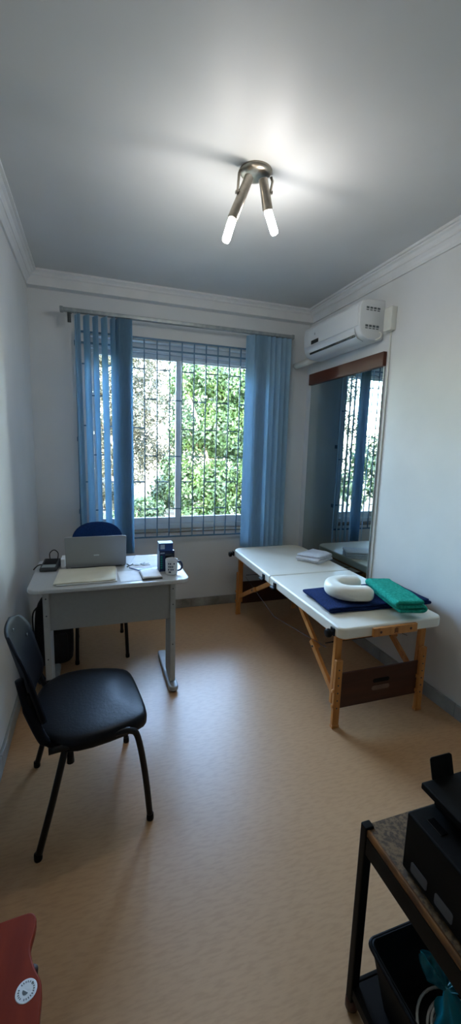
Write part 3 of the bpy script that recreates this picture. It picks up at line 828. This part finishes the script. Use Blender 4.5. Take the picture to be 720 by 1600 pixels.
# face cradle cushion: U shape
fc = MB()
def upath(t):
    # horseshoe, opening towards +x ; t 0..1
    R = .098
    if t < .22: return Vector((.11 - (t / .22) * .11, -R, 0))
    if t > .78: return Vector(((t - .78) / .22 * .11, R, 0))
    a = -PI / 2 - (t - .22) / .56 * PI
    return Vector((R * math.cos(a), R * math.sin(a), 0))
pts = [upath(k / 40) for k in range(41)]
rings = []
for i, p in enumerate(pts):
    t = (pts[min(i + 1, 40)] - pts[max(i - 1, 0)]).normalized(); w = Vector((-t.y, t.x, 0))
    e = min(i, 40 - i); k = 1 if e >= 3 else (.45, .78, .93)[e]
    rings.append([fc.b.verts.new(p + w * (.052 * k * math.copysign(abs(math.cos(a)) ** .7, math.cos(a))) + Vector((0, 0, .046 + .044 * k * math.copysign(abs(math.sin(a)) ** .75, math.sin(a))))) for a in [2 * PI * q / 16 for q in range(16)]])
for a, b in zip(rings, rings[1:]):
    for q in range(16): fc.b.faces.new((a[q], a[(q + 1) % 16], b[(q + 1) % 16], b[q]))
fc.b.faces.new(rings[0][::-1]); fc.b.faces.new(rings[-1])
o = fc.build('face_cradle', 'pvc', None, subsurf=1)
o.location = (1.465, 2.045, TZ + .040); o.rotation_euler = (0, 0, -.25)
setp(o, 'cream horseshoe face cradle cushion lying on the navy folded sheet', 'face cushion')

# ------------------------------------------------------------------ cart with printer
ca = thing('utility_cart', 'black steel cart with worn chipboard top in the lower right corner', 'cart', (.86, .45, 0))
A0 = Vector((.86, .45, 0))
CX0, CX1, CY0, CY1, CZ = .628, 1.09, .02, .752, .578
def cbx(m, x0, x1, y0, y1, z0, z1): return m.box(x0 - A0.x, x1 - A0.x, y0 - A0.y, y1 - A0.y, z0, z1)
m = MB(); cbx(m, CX0 + .012, CX1 - .012, CY0 + .012, CY1 - .006, CZ - .016, CZ); tp = m.build('tabletop', 'chip', ca, bevel=.001)
m = MB()
cbx(m, CX0 + .004, CX0 + .0118, CY0 + .012, CY1 - .012, CZ - .016, CZ + .001)
m.build('front_edging', 'chipedge', tp)
for x in (CX0, CX1 - .026):
    for y in (CY0, CY1 - .022):
        m = MB(); cbx(m, x, x + .0255, y, y + .022, .035, CZ + .006)
        l = m.build('leg', 'cartsteel', ca, bevel=.003)
        m = MB(); m.lathe([(0, .0), (.012, 0), (.017, .008), (.017, .03), (.010, .036), (0, .036)], 14, (x + .013 - A0.x, y + .011 - A0.y, 0)); m.build('foot_cap', 'darkwood', l)
for z0, z1 in ((CZ - .068, CZ - .017), (.055, .085)):
    m = MB(); cbx(m, CX0 + .003, CX0 + .015, CY0 + .022, CY1 - .022, z0, z1); cbx(m, CX1 - .015, CX1 - .003, CY0 + .022, CY1 - .022, z0, z1)
    cbx(m, CX0 + .026, CX1 - .026, CY1 - .014, CY1 - .004, z0, z1); cbx(m, CX0 + .026, CX1 - .026, CY0 + .004, CY0 + .014, z0, z1)
    m.build('frame_rail', 'cartsteel', ca, bevel=.002)
m = MB(); cbx(m, CX0 + .016, CX1 - .016, CY0 + .016, CY1 - .016, .070, .084); m.build('lower_shelf', 'cartsteel', ca)

pr = thing('printer', 'black multifunction printer on the chipboard cart top', 'printer', (.86, .36, CZ + .001))
P0 = Vector((.86, .36, CZ + .001))
def pbx(m, x0, x1, y0, y1, z0, z1): return m.box(x0 - P0.x, x1 - P0.x, y0 - P0.y, y1 - P0.y, z0 - P0.z, z1 - P0.z)
m = MB(); pbx(m, .651, 1.05, .10, .632, CZ + .004, .724); m.build('body', 'printer', pr, bevel=.006, seg=3)
m = MB(); pbx(m, .66, 1.04, .11, .62, CZ + .001, CZ + .005); m.build('base_foot', 'black', pr)
for y0, y1 in ((.558, .604), (.492, .537)):
    m = MB(); m.prism(rrect(y0 - P0.y, y1 - P0.y, .598 - P0.z, .624 - P0.z, .005), .651 - P0.x - .0016, .651 - P0.x + .002, Matrix(((0, 0, 1, 0), (1, 0, 0, 0), (0, 1, 0, 0), (0, 0, 0, 1)))); m.build('ink_window', 'ink', pr)
m = MB(); pbx(m, .675, .695, .56, .60, .7238, .7262); m.build('button', 'blackgloss', pr, bevel=.001)
m = MB(); pbx(m, .722, 1.05, .10, .628, .7245, .742); m.build('scanner_bed', 'printer', pr, bevel=.003)
m = MB(); pbx(m, .712, 1.05, .10, .636, .7425, .754); m.build('scanner_lid', 'printer', pr, bevel=.003)
m = MB(); pbx(m, .70, 1.03, .53, .648, .7545, .770); pbx(m, .735, 1.05, .12, .53, .7545, .765); m.build('document_feeder', 'printer', pr, bevel=.003)
mx = Matrix.Translation(Vector((.763, .646, .765)) - P0) @ Matrix.Rotation(math.radians(-16), 4, 'X')
m = MB(); m.prism(rrect(-.031, .031, 0, .052, .006), -.002, .002, mx @ Matrix.Rotation(PI / 2, 4, 'X')); m.build('paper_support', 'printer', pr)

bn = thing('storage_bin', 'open black plastic bin on the lower shelf of the cart', 'bin', (.82, .52, .085))
B0 = Vector((.82, .52, .085))
def ring4(m, hx, hy, z, r=.02): return [m.b.verts.new((x, y, z)) for x, y in rrect(-hx, hx, -hy, hy, r, 5)]
m = MB(); hx, hy, hz = .165, .195, .17
R = [ring4(m, hx - .03, hy - .03, 0), ring4(m, hx, hy, hz), ring4(m, hx - .006, hy - .006, hz), ring4(m, hx - .035, hy - .035, .006)]
for a, b in zip(R, R[1:]):
    for i in range(len(a)): m.b.faces.new((a[i], a[(i + 1) % len(a)], b[(i + 1) % len(a)], b[i]))
m.b.faces.new(R[0][::-1]); m.b.faces.new(R[-1])
m.build('body', 'black', bn)
m = MB(); m.tube([(x, y, hz - .004) for x, y in rrect(-hx - .002, hx + .002, -hy - .002, hy + .002, .02, 5)] + [(hx + .002, hy - .018, hz - .004)], .005, 6); m.build('rim', 'black', bn)
# cable coil: several turns
m = MB(); pts = []
for k in range(150):
    a = k * .26; r = .108 + .014 * math.sin(k * .31) - .0004 * k
    pts.append((.81 + r * math.cos(a) * .95, .535 + r * math.sin(a), .104 + .0003 * k + .008 * math.sin(a * .5 + 1)))
m.tube(smooth_path(pts, 2), .0035, 7)
setp(m.build('cable_coil', 'cable'), 'coil of white cable lying inside the black bin', 'cable')
m = MB(); m.tube(smooth_path([(.637, .76, .003), (.66, .735, .0035), (.70, .66, .0035), (.71, .58, .0035), (.76, .45, .0035), (.9, .3, .0035)], 6), .0035, 7)
setp(m.build('floor_cable', 'cable'), 'white cable trailing on the floor under the cart', 'cable')
tbag = thing('plastic_bag', 'teal plastic bag knotted on top of the cable coil in the bin', 'plastic bag', (.79, .585, .225))
def lobe(m, base, d, L, W, seed, n=12, fold=3.0):
    d = Vector(d).normalized(); s = d.cross(Vector((0, 0, 1))); s.normalize(); u = s.cross(d)
    nu, nv = 14, 10; g = []
    for i in range(nu + 1):
        t = i / nu; w = W * (.18 + .82 * math.sin(min(t * 1.25, 1) * PI * .5)) * (1 - .75 * max(0, t - .7) / .3)
        row = []
        for j in range(nv + 1):
            q = j / nv * 2 - 1
            h = .3 * w * math.cos(q * PI * fold / 2 + seed) + .012 * noise.noise(Vector((t * 5 + seed, q * 3, seed)))
            row.append(m.b.verts.new(Vector(base) + d * (L * t) + s * (q * w) + u * h))
        g.append(row)
    for i in range(nu):
        for j in range(nv): m.b.faces.new((g[i][j], g[i + 1][j], g[i + 1][j + 1], g[i][j + 1]))
m = MB(); lobe(m, (0, 0, 0), (-.45, .75, .65), .085, .028, 1); lobe(m, (0, 0, 0), (.9, -.1, .3), .085, .034, 2.3); lobe(m, (0, 0, 0), (.5, .3, .2), .06, .026, 4)
m.build('knot_ends', 'tealbag', tbag, solid=.0006, subsurf=1)
m = MB(); rows = []
for z, r in ((0.008, .012), (-.008, .018), (-.025, .03), (-.045, .048), (-.065, .058), (-.078, .045)):
    rows.append([m.b.verts.new((r * math.cos(t) * (1 + .2 * math.sin(5 * t)) , -.035 * min(1, -z / .03 if z < 0 else 0) + r * math.sin(t) * (1 + .2 * math.cos(4 * t)), z)) for t in [2 * PI * k / 24 for k in range(24)]])
for a, b in zip(rows, rows[1:]):
    for i in range(24): m.b.faces.new((a[i], a[(i + 1) % 24], b[(i + 1) % 24], b[i]))
m.b.faces.new(rows[0][::-1]); m.b.faces.new(rows[-1])
m.build('bag_body', 'tealbag', tbag, subsurf=1)

# ------------------------------------------------------------------ wooden stool
st = thing('wooden_stool', 'red mahogany stool with a curved seat and round sticker, lower left', 'stool', (-.278, .72, 0))
h = [(.0, .183), (.05, .187), (.10, .190), (.118, .187), (.128, .173), (.128, .150), (.123, .116), (.128, .094), (.139, .068), (.151, .047), (.155, .025), (.155, 0)]
q1 = [(x, y) for x, y in h]
q4 = [(x, -y) for x, y in h[-2::-1]]
right = q1 + q4
left = [(-x, y) for x, y in right[::-1][1:-1]]
out = [(p.x, p.y) for p in smooth_path([(x, y, 0) for x, y in right + left + [right[0]]], 3)][:-1]
m = MB(); m.prism(out, .398, .42); m.build('seat', 'stoolwood', st, bevel=.004, seg=3)
for x in (-.118, .118):
    for y in (-.085, .085):
        m = MB(); m.tube([(x * 1.085, y, .397), (x * .95, y * .9, .2), (x * .85, y * .8, 0)], [.013, .014, .012], 14); m.build('leg', 'stoolleg', st)
m = MB()
for y in (-.085, .085): m.tube([(-.109, y * .88, .14), (.109, y * .88, .14)], .009, 10)
m.build('stretcher', 'stoolleg', st)
sk = Vector((.125, .036, .42))
m = MB(); m.lathe([(0, .0008), (.0195, .0008), (.0205, .0001), (0, .0001)], 32, sk); stk = m.build('sticker', 'label', st, smooth=False)
m = MB()
def disc(cx, cy, r, z, a0=0, a1=2 * PI, n=20):
    c = m.b.verts.new(sk + Vector((cx, cy, z)))
    p = [m.b.verts.new(sk + Vector((cx + r * math.cos(a0 + (a1 - a0) * k / n), cy + r * math.sin(a0 + (a1 - a0) * k / n), z))) for k in range(n + 1)]
    for k in range(n): m.b.faces.new((c, p[k], p[k + 1]))
disc(-.001, -.001, .0062, .0011, PI * .80, PI * 1.80)
disc(-.003, -.004, .0030, .00115)
for k in range(22):
    if k in (3, 9, 15): continue
    a = 2 * PI * k / 22
    ca_, sa_ = math.cos(a), math.sin(a)
    mx = Matrix.Translation(sk + Vector((.0145 * ca_, .0145 * sa_, .0010))) @ Matrix.Rotation(a, 4, 'Z')
    m.box(-.0016, .0016, -.0010, .0008, 0, .0002, mx)
disc(.011, .009, .0028, .0011, .6, .6 + PI)
m.build('sticker_print', 'printgrey', stk, smooth=False)

# ------------------------------------------------------------------ outside
struct(MB().box(-14, 12, YB + WT + .001, 26, -.65, -.45).build('ground', 'ground', smooth=False))
struct(MB().box(-13, 11, 12.5, 12.8, -.45, .62).build('garden_wall', 'render', smooth=False))
import numpy as np
def leaves(name, mt, parent, blobs, n, size, seed, asp=.5):
    """one mesh of leaf shapes scattered through ellipsoid blobs (cx,cy,cz,rx,ry,rz)"""
    rs = np.random.RandomState(seed)
    vol = np.array([b[3] * b[4] * b[5] for b in blobs]) ** .67
    ks = rs.choice(len(blobs), n, p=vol / vol.sum())
    B = np.array(blobs)[ks]
    d = rs.normal(size=(n, 3)); d /= np.linalg.norm(d, axis=1)[:, None]
    r = rs.uniform(.45, 1.0, n) ** .5
    c = B[:, :3] + d * B[:, 3:] * r[:, None] * (1 + .12 * rs.normal(size=(n, 1)))
    nm = d * .6 + rs.normal(size=(n, 3)) * .6 + np.array([0, -.2, .5]); nm /= np.linalg.norm(nm, axis=1)[:, None]
    t = np.cross(nm, rs.normal(size=(n, 3))); t /= np.linalg.norm(t, axis=1)[:, None]
    s = np.cross(nm, t)
    L = size * rs.uniform(.6, 1.3, n)[:, None]
    v = np.stack([c - t * L * .5, c + s * L * asp * .5 + nm * L * .06, c + t * L * .5, c - s * L * asp * .5 + nm * L * .06], 1).reshape(-1, 3)
    me = bpy.data.meshes.new(name)
    me.vertices.add(len(v)); me.vertices.foreach_set('co', v.astype(np.float32).ravel())
    me.loops.add(4 * n); me.loops.foreach_set('vertex_index', np.arange(4 * n, dtype=np.int32))
    me.polygons.add(n); me.polygons.foreach_set('loop_start', np.arange(0, 4 * n, 4, dtype=np.int32))
    me.update(calc_edges=True); me.validate()
    me.materials.append(M[mt])
    o = bpy.data.objects.new(name, me); COL.objects.link(o); o.parent = parent
    return o
def tree(name, label, cat, x, y, z0, trunk_h, blobs, mt, n, size, seed, r=.09, asp=.5, group=None, branches=5):
    t = thing(name, label, cat, (x, y, z0), 0, group)
    rg = random.Random(seed)
    m = MB()
    top = Vector((rg.uniform(-.1, .1), 0, trunk_h))
    m.tube(smooth_path([(0, 0, 0), (rg.uniform(-.06, .06), .02, trunk_h * .5), top], 5), [r * (1 - .035 * k) for k in range(11)], 10)
    for b in (blobs * 3)[:branches]:
        e = Vector(b[:3]); s = Vector((0, 0, trunk_h * rg.uniform(.45, .95)))
        mid = s.lerp(e, .5) + Vector((rg.uniform(-.1, .1), rg.uniform(-.1, .1), .1))
        pts = smooth_path([s, mid, e], 4); m.tube(pts, [r * .5 * (1 - .08 * k) for k in range(len(pts))], 7)
    m.build('trunk', 'bark', t)
    leaves('foliage', mt, t, blobs, n, size, seed, asp)
    return t
rg = random.Random(11)
def rb(n, x0, x1, y0, y1, z0, z1, r0, r1):
    out = []
    for _ in range(n):
        r = rg.uniform(r0, r1)
        out.append((rg.uniform(x0, x1), rg.uniform(y0, y1), rg.uniform(z0, z1), r, r * .9, r * .8))
    return out
G0 = -.45
def gb(x0, x1, z0, z1, nx, nz, y, r, j=.5, drop=0):
    out = []
    for i in range(nx):
        for k in range(nz):
            if rg.random() < drop * (k / nz): continue
            q = r * rg.uniform(.85, 1.2)
            out.append((x0 + (x1 - x0) * (i + .5) / nx + j * r * rg.uniform(-1, 1), rg.uniform(-y, y), z0 + (z1 - z0) * (k + .5) / nz + j * r * rg.uniform(-1, 1), q, q * .8, q * .85))
    return out
tree('garden_tree', 'bright green bushy tree seen through the right window pane', 'tree', 2.35, 7.9, G0, 1.2, gb(-.8, .8, .3, 3.5, 4, 7, .35, .36, .5, .3), 'leaf_bright', 30000, .085, 1)
tree('garden_tree', 'olive grey sunlit tree seen through the left window pane', 'tree', .75, 9.7, G0, 1.5, gb(-.95, .95, 1.25, 4.6, 4, 6, .35, .4, .5, .2), 'leaf_olive', 24000, .085, 2, asp=.35)
tree('garden_tree', 'tall olive tree standing further left behind the left blind', 'tree', -2.2, 11.0, G0, 1.7, gb(-1.2, 1.2, 1.2, 4.8, 4, 6, .4, .5), 'leaf_olive', 11000, .13, 3, asp=.4)
tree('garden_tree', 'deep green tree in the mirror view far to the left', 'tree', -4.4, 9.1, G0, 1.5, gb(-1.6, 1.6, .9, 4.6, 4, 5, .5, .6, .5, .3), 'leaf_dark', 10000, .14, 4)
tree('garden_tree', 'light green tree behind the right blind, beside the garden wall', 'tree', 4.9, 11.2, G0, 1.8, gb(-1.1, 1.1, 1.2, 4.8, 3, 5, .3, .55), 'leaf_bright', 10000, .15, 5)
tree('garden_tree', 'pale olive tree behind the garden wall in the window centre', 'tree', .6, 15.6, G0, 1.8, gb(-1.7, 1.6, 1.3, 5.6, 5, 6, .5, .6, .5, .3), 'leaf_olive', 15000, .16, 6, asp=.4)
tree('garden_tree', 'deep green tree behind the garden wall, in the gap right of the mullion', 'tree', 5.3, 18.2, G0, 1.8, gb(-2.2, 1.6, 1.1, 6.0, 6, 6, .5, .65, .5, .4), 'leaf_dark', 15000, .16, 7)
def bush(label, x, y, w, hgt, mt, n, seed, size=.11):
    t = thing('garden_bush', label, 'bush', (x, y, G0))
    m = MB()
    for k in range(5):
        a = k * 1.26; m.tube([(0, 0, 0), (.3 * w * math.cos(a), .3 * w * math.sin(a), hgt * .7)], [.02, .008], 6)
    m.build('stem', 'bark', t)
    leaves('foliage', mt, t, rb(8, -w * .4, w * .4, -.2, .2, hgt * .25, hgt * .75, hgt * .22, hgt * .34), n, size, seed)
bush('low green bush at the bottom of the left window pane', .62, 7.4, .9, 1.15, 'leaf_dark', 5500, 21, .085)
bush('low leafy bush below the olive tree behind the left blind', -.75, 8.5, 1.1, 1.0, 'leaf_bright', 3000, 22)
bush('dark leafy bush below the window centre mullion', 1.28, 5.9, .4, .7, 'leaf_dark', 3000, 23, .08)
bush('bright bush at the lower right window corner', 2.1, 6.7, .7, .85, 'leaf_bright', 3000, 24, .085)
bush('wide dark green bush in front of the pale garden wall', 2.3, 11.6, 1.3, 1.35, 'leaf_dark', 5000, 26, .11)
bush('olive green bush in front of the garden wall below the olive tree', .05, 11.8, 1.2, 1.3, 'leaf_olive', 4000, 27, .11)
bush('grassy green bush far left in the mirror view', -3.0, 7.0, 1.8, 1.0, 'leaf_bright', 3000, 25)

# ------------------------------------------------------------------ light
w = bpy.data.worlds.new('sky'); SC.world = w; w.use_nodes = True
nt = w.node_tree; N, K = nt.nodes, nt.links
sky = N.new('ShaderNodeTexSky'); sky.sky_type = 'NISHITA'; sky.sun_disc = False
sky.sun_elevation = math.radians(48); sky.sun_rotation = math.radians(200); sky.dust_density = 1.3; sky.air_density = 1.2
bgn = N['Background']; bgn.inputs['Strength'].default_value = 6.0
K.new(sky.outputs['Color'], bgn.inputs['Color'])
sl = bpy.data.lights.new('sun', 'SUN'); sl.energy = 2.1; sl.angle = .01; sl.color = (1, .95, .86)
so = bpy.data.objects.new('sun', sl); COL.objects.link(so)
dirv = Vector((.55, .75, -1.05)); so.rotation_euler = dirv.to_track_quat('-Z', 'Y').to_euler(); so.location = (0, 0, 8)
for p in ((.615, 1.99, 2.47), (.85, 1.99, 2.55)):
    l = bpy.data.lights.new('bulb_light', 'POINT'); l.energy = 1.9; l.shadow_soft_size = .03; l.color = (1, .93, .83)
    o = bpy.data.objects.new('bulb_light', l); COL.objects.link(o); o.location = Vector(p) + Vector((0, 0, -.06))
pl = bpy.data.lights.new('window_portal', 'AREA'); pl.shape = 'RECTANGLE'; pl.size = OX1 - OX0; pl.size_y = OZ1 - OZ0; pl.cycles.is_portal = True
po = bpy.data.objects.new('window_portal', pl); COL.objects.link(po); po.location = ((OX0 + OX1) / 2, YB + WT + .02, (OZ0 + OZ1) / 2); po.rotation_euler = (-PI / 2, 0, 0)

# ------------------------------------------------------------------ camera
R_ = ((0.9486391232971921, -0.3151416219875073, 0.027741157888914115), (-0.023384311490836435, -0.15729880643911517, -0.9872741561840507), (0.3154948299513546, 0.9359181820992222, -0.15658917168838024))
cam = bpy.data.cameras.new('camera'); co = bpy.data.objects.new('camera', cam); COL.objects.link(co)
rgt, dwn, fwd = (Vector(r) for r in R_)
mw = Matrix((( rgt.x, -dwn.x, -fwd.x, 0), (rgt.y, -dwn.y, -fwd.y, 0), (rgt.z, -dwn.z, -fwd.z, 1.52), (0, 0, 0, 1)))
co.matrix_world = mw
cam.sensor_fit = 'HORIZONTAL'; cam.sensor_width = 36; cam.lens = 641.084 / 720 * 36; cam.clip_start = .02; cam.clip_end = 200
SC.camera = co
vs = SC.view_settings
vs.view_transform = 'Standard'; vs.look = 'None'; vs.gamma = 1; vs.use_curve_mapping = False; vs.exposure = 1.1
SC.cycles.max_bounces = 10; SC.cycles.diffuse_bounces = 6; SC.cycles.transparent_max_bounces = 16
SC.cycles.use_denoising = True; SC.cycles.sample_clamp_indirect = 8
